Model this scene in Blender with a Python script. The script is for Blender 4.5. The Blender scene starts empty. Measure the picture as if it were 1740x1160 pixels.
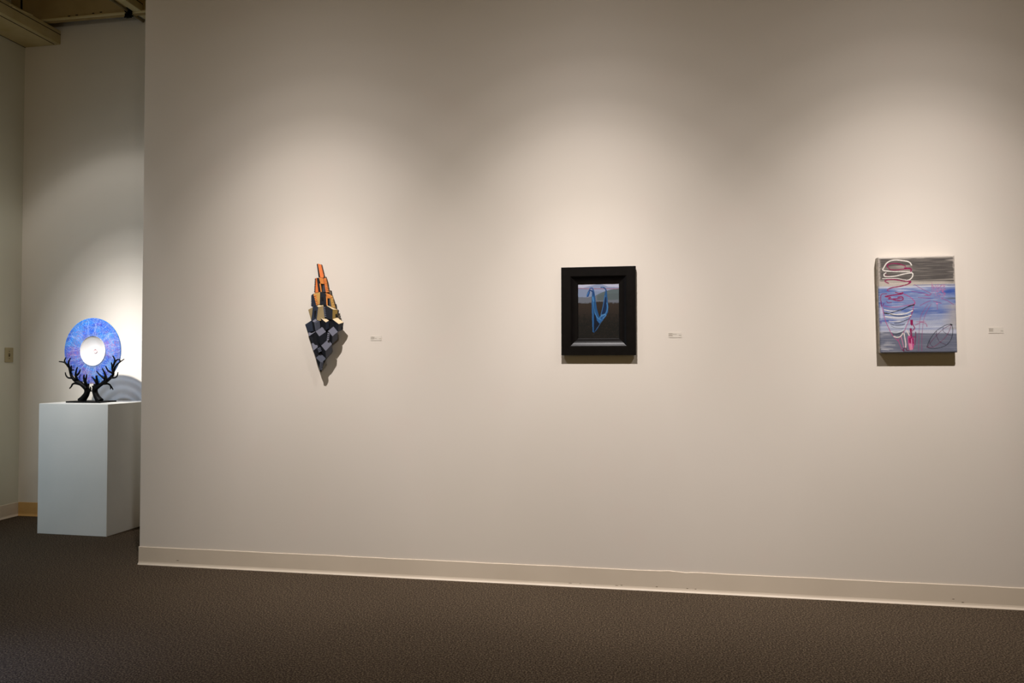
import bpy, bmesh, math, random
import numpy as np
from mathutils import Vector, Matrix
random.seed(4); rng = np.random.default_rng(4)
scene = bpy.context.scene
col = scene.collection
PI = math.pi

# ------------------------------------------------------------------ camera
EYE = Vector((0, 0, 1.28)); FOC = 1300.0
YAW, PITCH, ROLL = -0.17741969, 0.02483237, -0.00077241
def basis():
    cy, sy = math.cos(YAW), math.sin(YAW); cp, sp = math.cos(PITCH), math.sin(PITCH)
    f = Vector((sy, cy, 0)); r = Vector((cy, -sy, 0)); u = Vector((0, 0, 1))
    f2 = f*cp + u*sp; u2 = u*cp - f*sp
    cr, sr = math.cos(ROLL), math.sin(ROLL)
    return r*cr + u2*sr, u2*cr - r*sr, f2
RT, UP, FW = basis()
def at(px, py, y):
    """world point on the upright plane Y = y that the photo shows at pixel (px, py)"""
    v = RT*((px-870)/FOC) + UP*((580-py)/FOC) + FW
    return EYE + v*((y-EYE.y)/v.y)
cam = bpy.data.cameras.new('camera'); camo = bpy.data.objects.new('camera', cam); col.objects.link(camo)
camo.matrix_world = Matrix(((RT.x, UP.x, -FW.x, EYE.x), (RT.y, UP.y, -FW.y, EYE.y), (RT.z, UP.z, -FW.z, EYE.z), (0, 0, 0, 1)))
cam.sensor_width = 36; cam.lens = 36*FOC/1740; cam.clip_start = .05
scene.camera = camo
scene.view_settings.view_transform = 'Standard'
scene.view_settings.look = 'None'

# room dimensions
YW = 4.358          # gallery wall face
YB = 5.5515         # wall at the back of the alcove
XL = -5.156         # left wall
XE = -3.1667        # free end of the gallery wall
ZC = 4.62           # ceiling

# ------------------------------------------------------------------ helpers
def lin(c):
    c = np.asarray(c, float)
    if c.max() > 1.5: c = c/255.
    return np.where(c <= .04045, c/12.92, ((c+.055)/1.055)**2.4)
def rgba(c): return (*[float(x) for x in lin(c)], 1.0)
def srgb(*c): return tuple(x/255. for x in c)

def mat(name, c, rough=.6, spec=.3, metal=0., coat=0.):
    m = bpy.data.materials.new(name); m.use_nodes = True
    b = m.node_tree.nodes['Principled BSDF']
    b.inputs['Base Color'].default_value = rgba(c)
    b.inputs['Roughness'].default_value = rough
    b.inputs['Specular IOR Level'].default_value = spec
    b.inputs['Metallic'].default_value = metal
    b.inputs['Coat Weight'].default_value = coat
    return m
def noise_mat(name, c1, c2, scale=6., rough=.7, spec=.25, bump=0., bscale=200., detail=4., lo=.35, hi=.65):
    m = mat(name, c1, rough, spec); nt = m.node_tree; b = nt.nodes['Principled BSDF']
    tc = nt.nodes.new('ShaderNodeTexCoord')
    n = nt.nodes.new('ShaderNodeTexNoise'); n.inputs['Scale'].default_value = scale; n.inputs['Detail'].default_value = detail
    nt.links.new(tc.outputs['Object'], n.inputs['Vector'])
    r = nt.nodes.new('ShaderNodeValToRGB')
    r.color_ramp.elements[0].position = lo; r.color_ramp.elements[1].position = hi
    r.color_ramp.elements[0].color = rgba(c1); r.color_ramp.elements[1].color = rgba(c2)
    nt.links.new(n.outputs['Fac'], r.inputs['Fac']); nt.links.new(r.outputs['Color'], b.inputs['Base Color'])
    if bump:
        n2 = nt.nodes.new('ShaderNodeTexNoise'); n2.inputs['Scale'].default_value = bscale; n2.inputs['Detail'].default_value = 3
        nt.links.new(tc.outputs['Object'], n2.inputs['Vector'])
        bp = nt.nodes.new('ShaderNodeBump'); bp.inputs['Strength'].default_value = bump; bp.inputs['Distance'].default_value = .004
        nt.links.new(n2.outputs['Fac'], bp.inputs['Height']); nt.links.new(bp.outputs['Normal'], b.inputs['Normal'])
    return m
def attr_mat(name, rough=.6, spec=.3):
    m = mat(name, (.5, .5, .5), rough, spec); nt = m.node_tree
    a = nt.nodes.new('ShaderNodeVertexColor'); a.layer_name = 'paint'
    nt.links.new(a.outputs['Color'], nt.nodes['Principled BSDF'].inputs['Base Color'])
    return m

def link(name, me, m, parent=None):
    o = bpy.data.objects.new(name, me); col.objects.link(o)
    if m is not None and not me.materials: me.materials.append(m)
    if parent: o.parent = parent
    return o
def from_bm(name, bm, m, parent=None, smooth=False):
    bmesh.ops.recalc_face_normals(bm, faces=bm.faces)
    me = bpy.data.meshes.new(name); bm.to_mesh(me); bm.free()
    if smooth:
        for p in me.polygons: p.use_smooth = True
    return link(name, me, m, parent)
def empty(name, loc, label, cat, group=None):
    o = bpy.data.objects.new(name, None); col.objects.link(o); o.location = loc
    o.empty_display_size = .05
    return tag(o, label, cat, group)
def tag(o, label, cat, group=None):
    o['label'] = label; o['category'] = cat
    if group: o['group'] = group
    return o
def structure(o): o['kind'] = 'structure'; return o
def box(bm, x0, x1, y0, y1, z0, z1, bev=0.):
    r = bmesh.ops.create_cube(bm, size=1.)
    bmesh.ops.scale(bm, vec=(x1-x0, y1-y0, z1-z0), verts=r['verts'])
    bmesh.ops.translate(bm, vec=((x0+x1)/2, (y0+y1)/2, (z0+z1)/2), verts=r['verts'])
    if bev:
        es = list({e for v in r['verts'] for e in v.link_edges})
        bmesh.ops.bevel(bm, geom=es, offset=bev, segments=2, affect='EDGES', profile=.5)
def catmull(P, R, n=6):
    P = [Vector(p) for p in P]; out = []; rr = []
    Q = [P[0]*2-P[1]] + P + [P[-1]*2-P[-2]]
    for i in range(1, len(Q)-2):
        for k in range(n):
            t = k/n; a, b, c, d = Q[i-1], Q[i], Q[i+1], Q[i+2]
            out.append(.5*((2*b)+(c-a)*t+(2*a-5*b+4*c-d)*t*t+(3*b-a-3*c+d)*t**3)); rr.append(R[i-1]*(1-t)+R[i]*t)
    out.append(P[-1]); rr.append(R[-1]); return out, rr
def tube(bm, P, R, seg=8, smooth=6):
    P = [Vector(p) for p in P]
    if smooth: P, R = catmull(P, R, smooth)
    rings = []; ref = Vector((0, 1, 0))
    for i, p in enumerate(P):
        t = (P[min(i+1, len(P)-1)]-P[max(i-1, 0)])
        if t.length < 1e-9: t = Vector((0, 0, 1))
        t.normalize()
        if abs(t.dot(ref)) > .95: ref = Vector((1, 0, 0))
        a = t.cross(ref).normalized(); b = t.cross(a)
        rings.append([bm.verts.new(p+(a*math.cos(2*PI*k/seg)+b*math.sin(2*PI*k/seg))*R[i]) for k in range(seg)])
    for r0, r1 in zip(rings, rings[1:]):
        for k in range(seg): bm.faces.new((r0[k], r0[(k+1) % seg], r1[(k+1) % seg], r1[k]))
    bm.faces.new(rings[0][::-1]); bm.faces.new(rings[-1])
def lathe_y(bm, prof, seg=96):
    """revolve (radius, y) profile about the Y axis; closed profile"""
    rings = []
    for r, y in prof:
        if r < 1e-6: rings.append([bm.verts.new((0, y, 0))])
        else: rings.append([bm.verts.new((r*math.cos(2*PI*k/seg), y, r*math.sin(2*PI*k/seg))) for k in range(seg)])
    for a, b in zip(rings, rings[1:]):
        for k in range(seg):
            k2 = (k+1) % seg
            if len(a) == 1 and len(b) == 1: continue
            if len(a) == 1: bm.faces.new((a[0], b[k], b[k2]))
            elif len(b) == 1: bm.faces.new((a[k], a[k2], b[0]))
            else: bm.faces.new((a[k], a[k2], b[k2], b[k]))

# ------------------------------------------------------------------ materials
def wall_mat(name, c1, c2, c3):
    m = noise_mat(name, c1, c2, 1.1, .62, .22, .06, 260., 3.)
    nt = m.node_tree; b = nt.nodes['Principled BSDF']
    src = b.inputs['Base Color'].links[0].from_socket
    tc = [n for n in nt.nodes if n.type == 'TEX_COORD'][0]
    n = nt.nodes.new('ShaderNodeTexNoise'); n.inputs['Scale'].default_value = 2.6; n.inputs['Detail'].default_value = 5; n.inputs['Roughness'].default_value = .65
    nt.links.new(tc.outputs['Object'], n.inputs['Vector'])
    r = nt.nodes.new('ShaderNodeValToRGB'); r.color_ramp.elements[0].position = .55; r.color_ramp.elements[1].position = .72
    nt.links.new(n.outputs['Fac'], r.inputs['Fac'])
    mx = nt.nodes.new('ShaderNodeMix'); mx.data_type = 'RGBA'
    mul = nt.nodes.new('ShaderNodeMath'); mul.operation = 'MULTIPLY'; mul.inputs[1].default_value = .5
    nt.links.new(r.outputs['Color'], mul.inputs[0]); nt.links.new(mul.outputs[0], mx.inputs['Factor'])
    nt.links.new(src, mx.inputs['A']); mx.inputs['B'].default_value = rgba(c3)
    nt.links.new(mx.outputs['Result'], b.inputs['Base Color'])
    return m
WALL = wall_mat('gallery_wall_paint', srgb(228, 218, 204), srgb(230, 220, 207), srgb(231, 217, 204))
WALL_BACK = wall_mat('alcove_wall_paint', srgb(224, 215, 200), srgb(226, 218, 204), srgb(226, 214, 200))
WALL_LEFT = wall_mat('side_wall_paint', srgb(220, 216, 196), srgb(222, 219, 200), srgb(222, 214, 196))
CEIL = noise_mat('old_ceiling_paint', srgb(176, 158, 112), srgb(196, 180, 138), 3., .8, .15, .3, 40.)
BEAM = noise_mat('old_beam_paint', srgb(200, 182, 130), srgb(216, 200, 154), 4., .7, .2, .2, 60.)
CRACK = mat('dark_groove', srgb(30, 24, 14), .9, .1)
BLACK = noise_mat('black_iron', srgb(3, 3, 3), srgb(7, 6, 6), 60., .55, .10, .15, 120.)
VINYL = noise_mat('cream_vinyl_base', srgb(222, 207, 186), srgb(227, 212, 191), 3., .45, .4)
VINYL_TAN = noise_mat('tan_wood_base', srgb(206, 160, 96), srgb(214, 172, 108), 5., .5, .35)

def carpet():
    m = mat('loop_carpet', srgb(80, 72, 60), .95, .05); nt = m.node_tree; b = nt.nodes['Principled BSDF']
    tc = nt.nodes.new('ShaderNodeTexCoord')
    n = nt.nodes.new('ShaderNodeTexNoise'); n.inputs['Scale'].default_value = 130.; n.inputs['Detail'].default_value = 2.5; n.inputs['Roughness'].default_value = .7
    v = nt.nodes.new('ShaderNodeTexVoronoi'); v.inputs['Scale'].default_value = 190.
    big = nt.nodes.new('ShaderNodeTexNoise'); big.inputs['Scale'].default_value = 1.3
    for k in (n, v, big): nt.links.new(tc.outputs['Object'], k.inputs['Vector'])
    r = nt.nodes.new('ShaderNodeValToRGB'); e = r.color_ramp.elements
    e[0].position = .33; e[0].color = rgba(srgb(38, 31, 24)); e[1].position = .68; e[1].color = rgba(srgb(124, 108, 88))
    k = e.new(.5); k.color = rgba(srgb(72, 61, 49))
    nt.links.new(n.outputs['Fac'], r.inputs['Fac'])
    mx = nt.nodes.new('ShaderNodeMix'); mx.data_type = 'RGBA'; mx.blend_type = 'MULTIPLY'; mx.inputs['Factor'].default_value = .25
    r2 = nt.nodes.new('ShaderNodeValToRGB'); r2.color_ramp.elements[0].color = (.55, .55, .55, 1); r2.color_ramp.elements[0].position = .3; r2.color_ramp.elements[1].position = .7
    nt.links.new(big.outputs['Fac'], r2.inputs['Fac'])
    nt.links.new(r.outputs['Color'], mx.inputs['A']); nt.links.new(r2.outputs['Color'], mx.inputs['B'])
    nt.links.new(mx.outputs['Result'], b.inputs['Base Color'])
    bp = nt.nodes.new('ShaderNodeBump'); bp.inputs['Strength'].default_value = .7; bp.inputs['Distance'].default_value = .004
    nt.links.new(v.outputs['Distance'], bp.inputs['Height']); nt.links.new(bp.outputs['Normal'], b.inputs['Normal'])
    return m

# ------------------------------------------------------------------ room shell
def slab(name, x0, x1, y0, y1, z0, z1, m, bev=0.):
    bm = bmesh.new(); box(bm, x0, x1, y0, y1, z0, z1, bev); return structure(from_bm(name, bm, m))
slab('floor', XL-.12, 4.2, -3.5, YB+.12, -.1, 0, carpet())
slab('wall_front', XE, 4.0, YW, YW+.15, 0, ZC, WALL, .004)
slab('wall_back', XL, 4.0, YB, YB+.12, 0, ZC, WALL_BACK)
slab('wall_left', XL-.12, XL, -3.5, YB+.12, 0, ZC, WALL_LEFT)
slab('wall_right', 4.0, 4.12, -3.5, YB+.12, 0, ZC, WALL)
slab('ceiling', XL-.12, 4.12, -3.5, YB+.12, ZC, ZC+.1, CEIL)

PROF = [(0, .1118), (.0045, .1108), (.0045, .021), (.0062, .0125), (.0094, .0062), (.0125, .0030), (.0125, 0), (0, 0)]
def skirting(name, pts, m, wob=None):
    """pts: function t->(origin xy, outward normal xy) samples along the wall foot"""
    bm = bmesh.new(); rows = []
    for i, ((x, y), (nx, ny)) in enumerate(pts):
        row = []
        for j, (o, z) in enumerate(PROF):
            dz = wob(x) if (wob and j < 2) else 0.
            row.append(bm.verts.new((x+nx*o, y+ny*o, z+dz)))
        rows.append(row)
    n = len(PROF)
    for a, b in zip(rows, rows[1:]):
        for j in range(n): bm.faces.new((a[j], a[(j+1) % n], b[(j+1) % n], b[j]))
    bm.faces.new(rows[0]); bm.faces.new(rows[-1][::-1])
    return structure(from_bm(name, bm, m))
def wrinkle(x):
    a, b = at(1136, 970, YW).x, at(1166, 973, YW).x
    return .0032*math.exp(-((x-a)/.03)**2) - .0030*math.exp(-((x-b)/.022)**2) + .0006*math.sin(x*9)+.0004*math.sin(x*23+1)
xs = np.linspace(XE-.002, 4.0, 420)
skirting('baseboard_front', [((float(x), YW), (0, -1)) for x in xs], VINYL, wrinkle)
skirting('baseboard_end', [((XE, YW), (-1, 0)), ((XE, YW+.15), (-1, 0))], VINYL)
skirting('baseboard_left', [((XL, y), (1, 0)) for y in (-3.5, YB-.005)], VINYL)
skirting('baseboard_back', [((x, YB), (0, -1)) for x in (XL+.006, 4.0)], VINYL_TAN)

# scuffs and dents along the gallery wall's base are small dark smears
SC = mat('scuff_mark', srgb(120, 104, 82), .8, .1)
def scuffs():
    bm = bmesh.new()
    for px, py, w in ((302, 952, .022), (969, 990.5, .02), (986, 991.5, .012), (1011, 993, .016), (1048, 994.5, .018), (1056, 994, .012), (1116, 996.5, .012), (1168, 999.5, .01), (1182, 1000.5, .01), (1620, 1017.5, .012), (1636, 1023, .014)):
        c = at(px, py, YW-.0047); n = 12; h = .0016
        vs = [bm.verts.new((c.x+w/2*math.cos(2*PI*k/n), YW-.0048, c.z+h*math.sin(2*PI*k/n)*(1+.4*math.sin(3*k)))) for k in range(n)]
        bm.faces.new(vs)
    o = from_bm('trim_1', bm, SC); structure(o)
scuffs()

# ------------------------------------------------------------------ ceiling timbers above the alcove
def ceiling_timbers():
    # perimeter beam along the left wall
    xr = -4.815
    bm = bmesh.new()
    box(bm, XL+.002, xr, -3.3, YB-.002, 3.913, 4.028, .004)
    b1 = structure(from_bm('trim_2', bm, BEAM))
    bm = bmesh.new()
    box(bm, xr-.045-.004, xr-.045+.004, -3.3, YB-.02, 3.9115, 3.9135)      # groove under the beam
    box(bm, xr-.0005, xr+.0015, -3.3, YB-.004, 3.992, 3.997)               # seam on its side
    box(bm, XL+.002, XL+.008, -3.3, YB-.002, 3.9115, 3.9135)
    g = from_bm('seam', bm, CRACK, b1)
    bm = bmesh.new()
    tube(bm, [(xr+.004, 5.02, 4.012), (xr+.014, 5.06, 4.003), (xr+.006, 5.14, 4.012), (xr+.004, 5.25, 4.026)], [.006, .010, .009, .006])
    from_bm('chipped_edge', bm, BEAM, b1)
    # cross joist: deep painted board with a rounded lip along its bottom
    bm = bmesh.new()
    box(bm, XL+.002, XE+.6, 5.40, 5.445, 4.044, ZC-.002, .003)
    j = structure(from_bm('trim_3', bm, noise_mat('joist_paint', srgb(168, 144, 96), srgb(184, 160, 112), 3., .8, .15, .25, 30.)))
    bm = bmesh.new(); box(bm, -5.0, XE+.6, 5.385, 5.40, 4.041, 4.058, .003)
    from_bm('lip', bm, BEAM, j)
    bm = bmesh.new(); box(bm, -5.062, -5.045, 5.397, 5.40, 4.044, ZC-.004)
    for x, z in ((-4.62, 4.066), (-4.55, 4.069), (-4.4, 4.071), (-4.33, 4.075)):
        box(bm, x, x+.02, 5.3975, 5.40, z, z+.006)
    from_bm('joint', bm, CRACK, j)
    # second beam running towards the back wall, over the end of the partition
    bm = bmesh.new(); box(bm, -4.019, -3.948, -3.3, YB-.002, 4.05, 4.116, .004)
    b2 = structure(from_bm('trim_4', bm, BEAM))
    bm = bmesh.new(); box(bm, -3.9485, -3.9465, -3.3, YB-.01, 4.108, 4.114)
    from_bm('seam', bm, CRACK, b2)
ceiling_timbers()
bm = bmesh.new(); tube(bm, [(-4.05, -3.3, 4.05), (-4.05, 2., 4.05), (-4.05, YB-.003, 4.05)], [.012]*3, 12, 0)
tag(from_bm('conduit_pipe', bm, mat('painted_pipe', srgb(150, 134, 96), .6, .3), smooth=True), 'thin painted conduit pipe under the ceiling beam beside the gallery wall', 'pipe')
def clamp():
    c = Vector((-4.05, 5.37, 4.05))
    root = empty('pipe_clamp', c, 'small black clamp gripping the conduit pipe up at the ceiling', 'clamp')
    bm = bmesh.new()
    tube(bm, [(0, -.02, 0), (0, .02, 0)], [.023, .023], 14, 0)
    from_bm('ring', bm, BLACK, root)
    bm = bmesh.new(); box(bm, -.026, .022, -.014, .014, -.05, -.018, .004); from_bm('jaw', bm, BLACK, root)
    bm = bmesh.new(); tube(bm, [(-.036, 0, -.044), (.04, 0, -.041)], [.006, .006], 8, 0); from_bm('bolt', bm, BLACK, root)
    bm = bmesh.new(); box(bm, -.012, .02, -.012, .012, .016, .05, .004); tube(bm, [(.02, 0, .03), (.055, 0, .022), (.085, 0, .026)], [.007, .006, .004]); from_bm('hook', bm, BLACK, root)
clamp()

# ------------------------------------------------------------------ pedestal
PX, PY, PYAW, PW, PHT = -4.4799, 5.0012, -0.0232, .5885, .963
PD = .50
def pedestal():
    bm = bmesh.new(); box(bm, 0, PW, 0, PD, 0, PHT, .003)
    bmesh.ops.rotate(bm, cent=(0, 0, 0), matrix=Matrix.Rotation(PYAW, 3, 'Z'), verts=bm.verts)
    o = from_bm('pedestal', bm, noise_mat('pedestal_paint', srgb(222, 222, 216), srgb(226, 225, 219), 4., .5, .3, .05, 150.))
    o.location = (PX, PY, 0)
    tag(o, 'tall plain white box pedestal standing in the alcove', 'pedestal')
pedestal()

# ------------------------------------------------------------------ iron tree stand
ZT = PHT
YD = 5.20
def tz(x, y, depth=YD):            # detail view of the stand, 12.208 x
    return at(95+x/12.208, 595+y/12.208, depth)
SR = .00456/12.208*1.12
def stand():
    c = Vector((-4.203, 5.212, ZT))
    root = empty('tree_stand', c, 'black iron stand shaped as two bare trees on the white pedestal', 'stand')
    M = Matrix.Translation(-c)
    def fin(name, bm, parent, smooth=True):
        o = from_bm(name, bm, BLACK, parent, smooth); return o
    bm = bmesh.new(); box(bm, -4.354, -4.062, 5.118, 5.300, ZT, ZT+.011, .0015); bm.transform(M)
    fin('base_plate', bm, root, False)
    def tree(trunk, tr, branches):
        bm = bmesh.new(); P = [tz(x, y, YD+dy) for x, y, dy in trunk]
        P[0].z = ZT+.008
        tube(bm, P, [r*SR for r in tr], 14)
        for v in bm.verts: v.co.z = max(v.co.z, ZT+.004)
        bm.transform(M)
        t = fin('trunk', bm, root)
        for pts, r0, r1, dy0, dy1 in branches:
            n = len(pts); bm = bmesh.new()
            P = [tz(x, y, YD+dy0+(dy1-dy0)*(i/(n-1))**.55) for i, (x, y) in enumerate(pts)]
            R = [(r0+4+(r1+1-r0-4)*(i/(n-1))**.8)*SR for i in range(n)]
            tube(bm, P, R, 9); bm.transform(M)
            fin('branch', bm, t)
    F, B = -.035, .03
    tree([(530, 1060, 0), (580, 990, 0), (635, 905, 0), (648, 830, 0), (625, 755, 0)], [74, 58, 50, 50, 46], [
        ([(635, 800), (545, 720), (420, 645), (335, 550), (298, 440), (272, 330), (262, 250), (303, 158)], 38, 9, -.01, F),
        ([(268, 345), (215, 280), (160, 246), (65, 232)], 17, 9, F, F-.02),
        ([(212, 285), (180, 220), (205, 150)], 13, 8, F, F),
        ([(300, 440), (315, 370), (320, 312)], 17, 8, F, F-.02),
        ([(300, 430), (340, 408), (378, 412)], 13, 8, F, F-.02),
        ([(330, 575), (255, 568), (210, 520), (195, 455)], 15, 8, F, F-.01),
        ([(500, 705), (400, 685), (345, 705), (320, 750), (285, 792)], 20, 10, -.01, .02),
        ([(625, 790), (530, 690), (440, 610), (412, 520), (420, 430), (447, 350)], 30, 9, .0, F),
        ([(425, 520), (475, 475), (510, 395)], 18, 9, F, F-.01),
        ([(375, 600), (425, 590), (450, 560)], 12, 10, F, F),
        ([(590, 750), (510, 640), (492, 570), (512, 490)], 24, 10, .01, B),
        ([(640, 770), (605, 650), (582, 580), (585, 505)], 30, 10, 0, F),
        ([(605, 650), (628, 570), (642, 497)], 20, 8, F, F-.01),
        ([(660, 775), (678, 690), (685, 603)], 22, 9, .01, B),
        ([(690, 850), (720, 805), (713, 752)], 18, 8, -.02, -.03),
        ([(700, 835), (745, 845)], 16, 10, -.01, 0),
    ])
    tree([(918, 1060, 0), (862, 985, 0), (818, 890, 0), (808, 810, 0), (828, 740, 0)], [66, 54, 48, 48, 44], [
        ([(815, 800), (920, 715), (1050, 640), (1155, 545), (1192, 480), (1172, 390), (1165, 320), (1150, 250)], 36, 10, -.01, F),
        ([(1190, 455), (1235, 335), (1320, 250), (1415, 182)], 18, 7, F, F-.02),
        ([(1175, 345), (1215, 260), (1218, 185), (1180, 112)], 18, 9, F, F),
        ([(1215, 255), (1265, 200), (1320, 190), (1330, 235)], 12, 9, F, F-.01),
        ([(1185, 480), (1085, 420), (1030, 325)], 17, 8, F, F-.02),
        ([(1150, 570), (1225, 566), (1270, 530), (1287, 455)], 14, 8, F, F),
        ([(985, 695), (1080, 695), (1135, 735), (1187, 815)], 19, 9, -.01, .02),
        ([(1135, 745), (1140, 775), (1130, 805)], 11, 8, .01, .02),
        ([(930, 715), (1020, 615), (1018, 500), (962, 372)], 28, 9, 0, F),
        ([(1010, 590), (915, 515), (840, 430)], 17, 7, F, F-.01),
        ([(1015, 600), (985, 540), (975, 470)], 16, 8, F+.01, B),
        ([(1040, 650), (1045, 560), (1010, 440)], 18, 8, F, F),
        ([(830, 780), (852, 660), (838, 520)], 34, 14, 0, F),
        ([(840, 660), (790, 600), (740, 545)], 19, 8, F, F-.01),
        ([(850, 760), (885, 660), (880, 590), (862, 520)], 24, 10, .01, B),
        ([(790, 830), (775, 780), (755, 735)], 16, 8, -.02, -.03),
        ([(795, 760), (795, 690)], 18, 9, .01, .02),
    ])
stand()

# ------------------------------------------------------------------ glass disc
def disc():
    c = Vector((-4.197, YD, 1.356))
    root = empty('glass_disc', c, 'round blue speckled glass disc held upright by the black tree stand', 'sculpture')
    root.rotation_euler = (0, 0, math.radians(-3))
    R0, R1 = .1125, .2515
    # coloured annulus as a dense polar sheet that carries its own painted colours
    na, nr = 768, 120
    th = np.linspace(0, 2*PI, na, endpoint=False); rr = np.linspace(R0-.016, R1, nr)
    T, R = np.meshgrid(th, rr)
    off = .011; rin = off*np.cos(T)+np.sqrt((R0-.001)**2-(off*np.sin(T))**2)     # the bowl sits a little off centre
    R = rin+(R-R.min())/(R.max()-R.min())*(R1-rin)
    X, Z = R*np.cos(T), R*np.sin(T)
    u = np.clip((R-R0)/(R1-R0), 0, 1)
    def vnoise(x, y, seed, s):
        g = np.random.default_rng(seed).random((64, 64)); x = x*s % 64; y = y*s % 64
        x0 = x.astype(int) % 64; y0 = y.astype(int) % 64; fx = x-np.floor(x); fy = y-np.floor(y)
        fx = fx*fx*(3-2*fx); fy = fy*fy*(3-2*fy); x1 = (x0+1) % 64; y1 = (y0+1) % 64
        return (g[x0, y0]*(1-fx)+g[x1, y0]*fx)*(1-fy)+(g[x0, y1]*(1-fx)+g[x1, y1]*fx)*fy
    blue = lin((20, 106, 226)); violet = lin((82, 64, 190)); cyan = lin((14, 152, 236)); pale = lin((196, 214, 250)); pink = lin((226, 140, 178)); deep = lin((18, 38, 150))
    n1 = vnoise(X+1, Z+1, 1, 30); n2 = vnoise(X+1, Z+1, 2, 230); n3 = vnoise(X+1, Z+1, 3, 18); n4 = vnoise(X+1, Z+1, 5, 260)
    def mix(a, b, f): return a*(1-f[..., None])+b*f[..., None]
    C = np.broadcast_to(blue, X.shape+(3,)).copy()
    C = mix(C, violet, np.clip((n1-.5)*3.2, 0, .75))
    C = mix(C, cyan, np.clip((.56-n3)*3, 0, .9)*.95)
    C = mix(C, deep, np.clip((n2-.58)*5, 0, .8))
    C = mix(C, pale, np.clip((n4-.68)*4, 0, .6))
    warm = np.exp(-((X-.16)**2+(Z-.03)**2)/.004)+.8*np.exp(-((X+.15)**2+(Z+.02)**2)/.004)+.6*np.exp(-((X+.05)**2+(Z+.19)**2)/.006)+.5*np.exp(-((X+.12)**2+(Z-.12)**2)/.002)
    C = mix(C, pink, np.clip(warm*(n2-.35)*2.2, 0, .75))
    # wavering pale radial veins
    for k in range(38):
        a0 = 2*PI*k/38+rng.normal()*.07; ph = rng.random()*6; am = .03+.04*rng.random(); f = 4+4*rng.random()
        ctr = a0+am*np.sin(u*f+ph)+.02*np.sin(u*13+ph*2)
        d = np.abs((T-ctr+PI) % (2*PI)-PI)*R
        C = mix(C, pale, np.clip(1.4-d/.0028, 0, 1)*(.35+.55*rng.random())*(.35+.65*n1))
    C = mix(C, cyan, np.clip((u-.985)/.015, 0, 1)*.7)
    C = mix(C, lin((216, 150, 96)), np.clip((-Z-.236)/.012, 0, 1)*np.clip(1-np.abs(X+.0)/.03, 0, 1)*.8)
    yf = -.004-.006*(1-u)*0
    V = []; 
    front = np.stack([X, np.full_like(X, -.0055)+.003*u**2, Z], -1).reshape(-1, 3)
    back = np.stack([X, np.full_like(X, .0055)+.003*u**2, Z], -1).reshape(-1, 3)
    N = na*nr; V = np.concatenate([front, back]); Fs = []
    for i in range(nr-1):
        for k in range(na):
            a, b = i*na+k, i*na+(k+1) % na; c2, d2 = b+na, a+na
            Fs.append((a, b, c2, d2)); Fs.append((d2+N, c2+N, b+N, a+N))
    for k in range(na):
        b = (k+1) % na; o = (nr-1)*na
        Fs.append((o+k, o+b, o+b+N, o+k+N)); Fs.append((b, k, k+N, b+N))
    me = bpy.data.meshes.new('blue_glass_ring'); me.from_pydata(V.tolist(), [], Fs); me.update()
    at_ = me.color_attributes.new('paint', 'FLOAT_COLOR', 'POINT')
    cc = np.ones((2*N, 4), np.float32); cc[:, :3] = np.concatenate([C.reshape(-1, 3)]*2)
    clear = .43+.12*np.sin(u*15+.6)-.16*np.clip((u-.9)/.1, 0, 1)                  # thicker and thinner rings let less or more light through
    cc[:, 3] = np.concatenate([clear.ravel()]*2)
    at_.data.foreach_set('color', cc.ravel())
    for p in me.polygons: p.use_smooth = True
    m = attr_mat('speckled_blue_glass', .18, .5); nt = m.node_tree; b = nt.nodes['Principled BSDF']
    tr = nt.nodes.new('ShaderNodeBsdfTranslucent'); tp = nt.nodes.new('ShaderNodeBsdfTransparent'); a = [n for n in nt.nodes if n.type == 'VERTEX_COLOR'][0]
    nt.links.new(a.outputs['Color'], tr.inputs['Color'])
    m1 = nt.nodes.new('ShaderNodeMixShader'); m1.inputs[0].default_value = .3
    m2 = nt.nodes.new('ShaderNodeMixShader'); nt.links.new(a.outputs['Alpha'], m2.inputs[0])
    tp.inputs['Color'].default_value = (.68, .80, .98, 1)
    out = nt.nodes['Material Output']
    nt.links.new(b.outputs[0], m1.inputs[1]); nt.links.new(tr.outputs[0], m1.inputs[2])
    nt.links.new(m1.outputs[0], m2.inputs[1]); nt.links.new(tp.outputs[0], m2.inputs[2]); nt.links.new(m2.outputs[0], out.inputs['Surface'])
    ring = link('blue_glass_ring', me, m, root); ring['label'] = 'blue and violet speckled glass ring'
    # white bowl at the centre, sunk behind the disc
    bm = bmesh.new()
    prof = []
    for i in range(15):
        t = i/14; r = R0*(1-t)+.018*t; prof.append((r, -.0065+.030*math.sin(t*PI/2)**.9*(1 if t < 1 else 1)))
    prof = [(R0+.0005, -.005), (R0+.001, -.008)] + prof + [(0, .0235)]
    back = [(0, .030), (.03, .030), (.07, .022), (R0-.004, .005), (R0+.0005, -.005)]
    lathe_y(bm, prof+back); bmesh.ops.translate(bm, vec=(.011, -.003, 0), verts=bm.verts)
    white = mat('white_glass', srgb(222, 217, 214), .16, .5, coat=.4)
    bw = from_bm('center_bowl', bm, white, root, True); bw['label'] = 'glossy white bowl at the centre of the disc'
    bm = bmesh.new()
    lathe_y(bm, [(0, .0255), (0, .0222), (.0115, .0220), (.0140, .0195), (.0165, .0195), (.0178, .0222), (.0180, .0255), (0, .0255)], 40); bmesh.ops.translate(bm, vec=(.011, -.003, 0), verts=bm.verts)
    from_bm('knob', bm, mat('pink_white_glass', srgb(222, 190, 190), .25, .4), bw, True)
disc()

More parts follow.
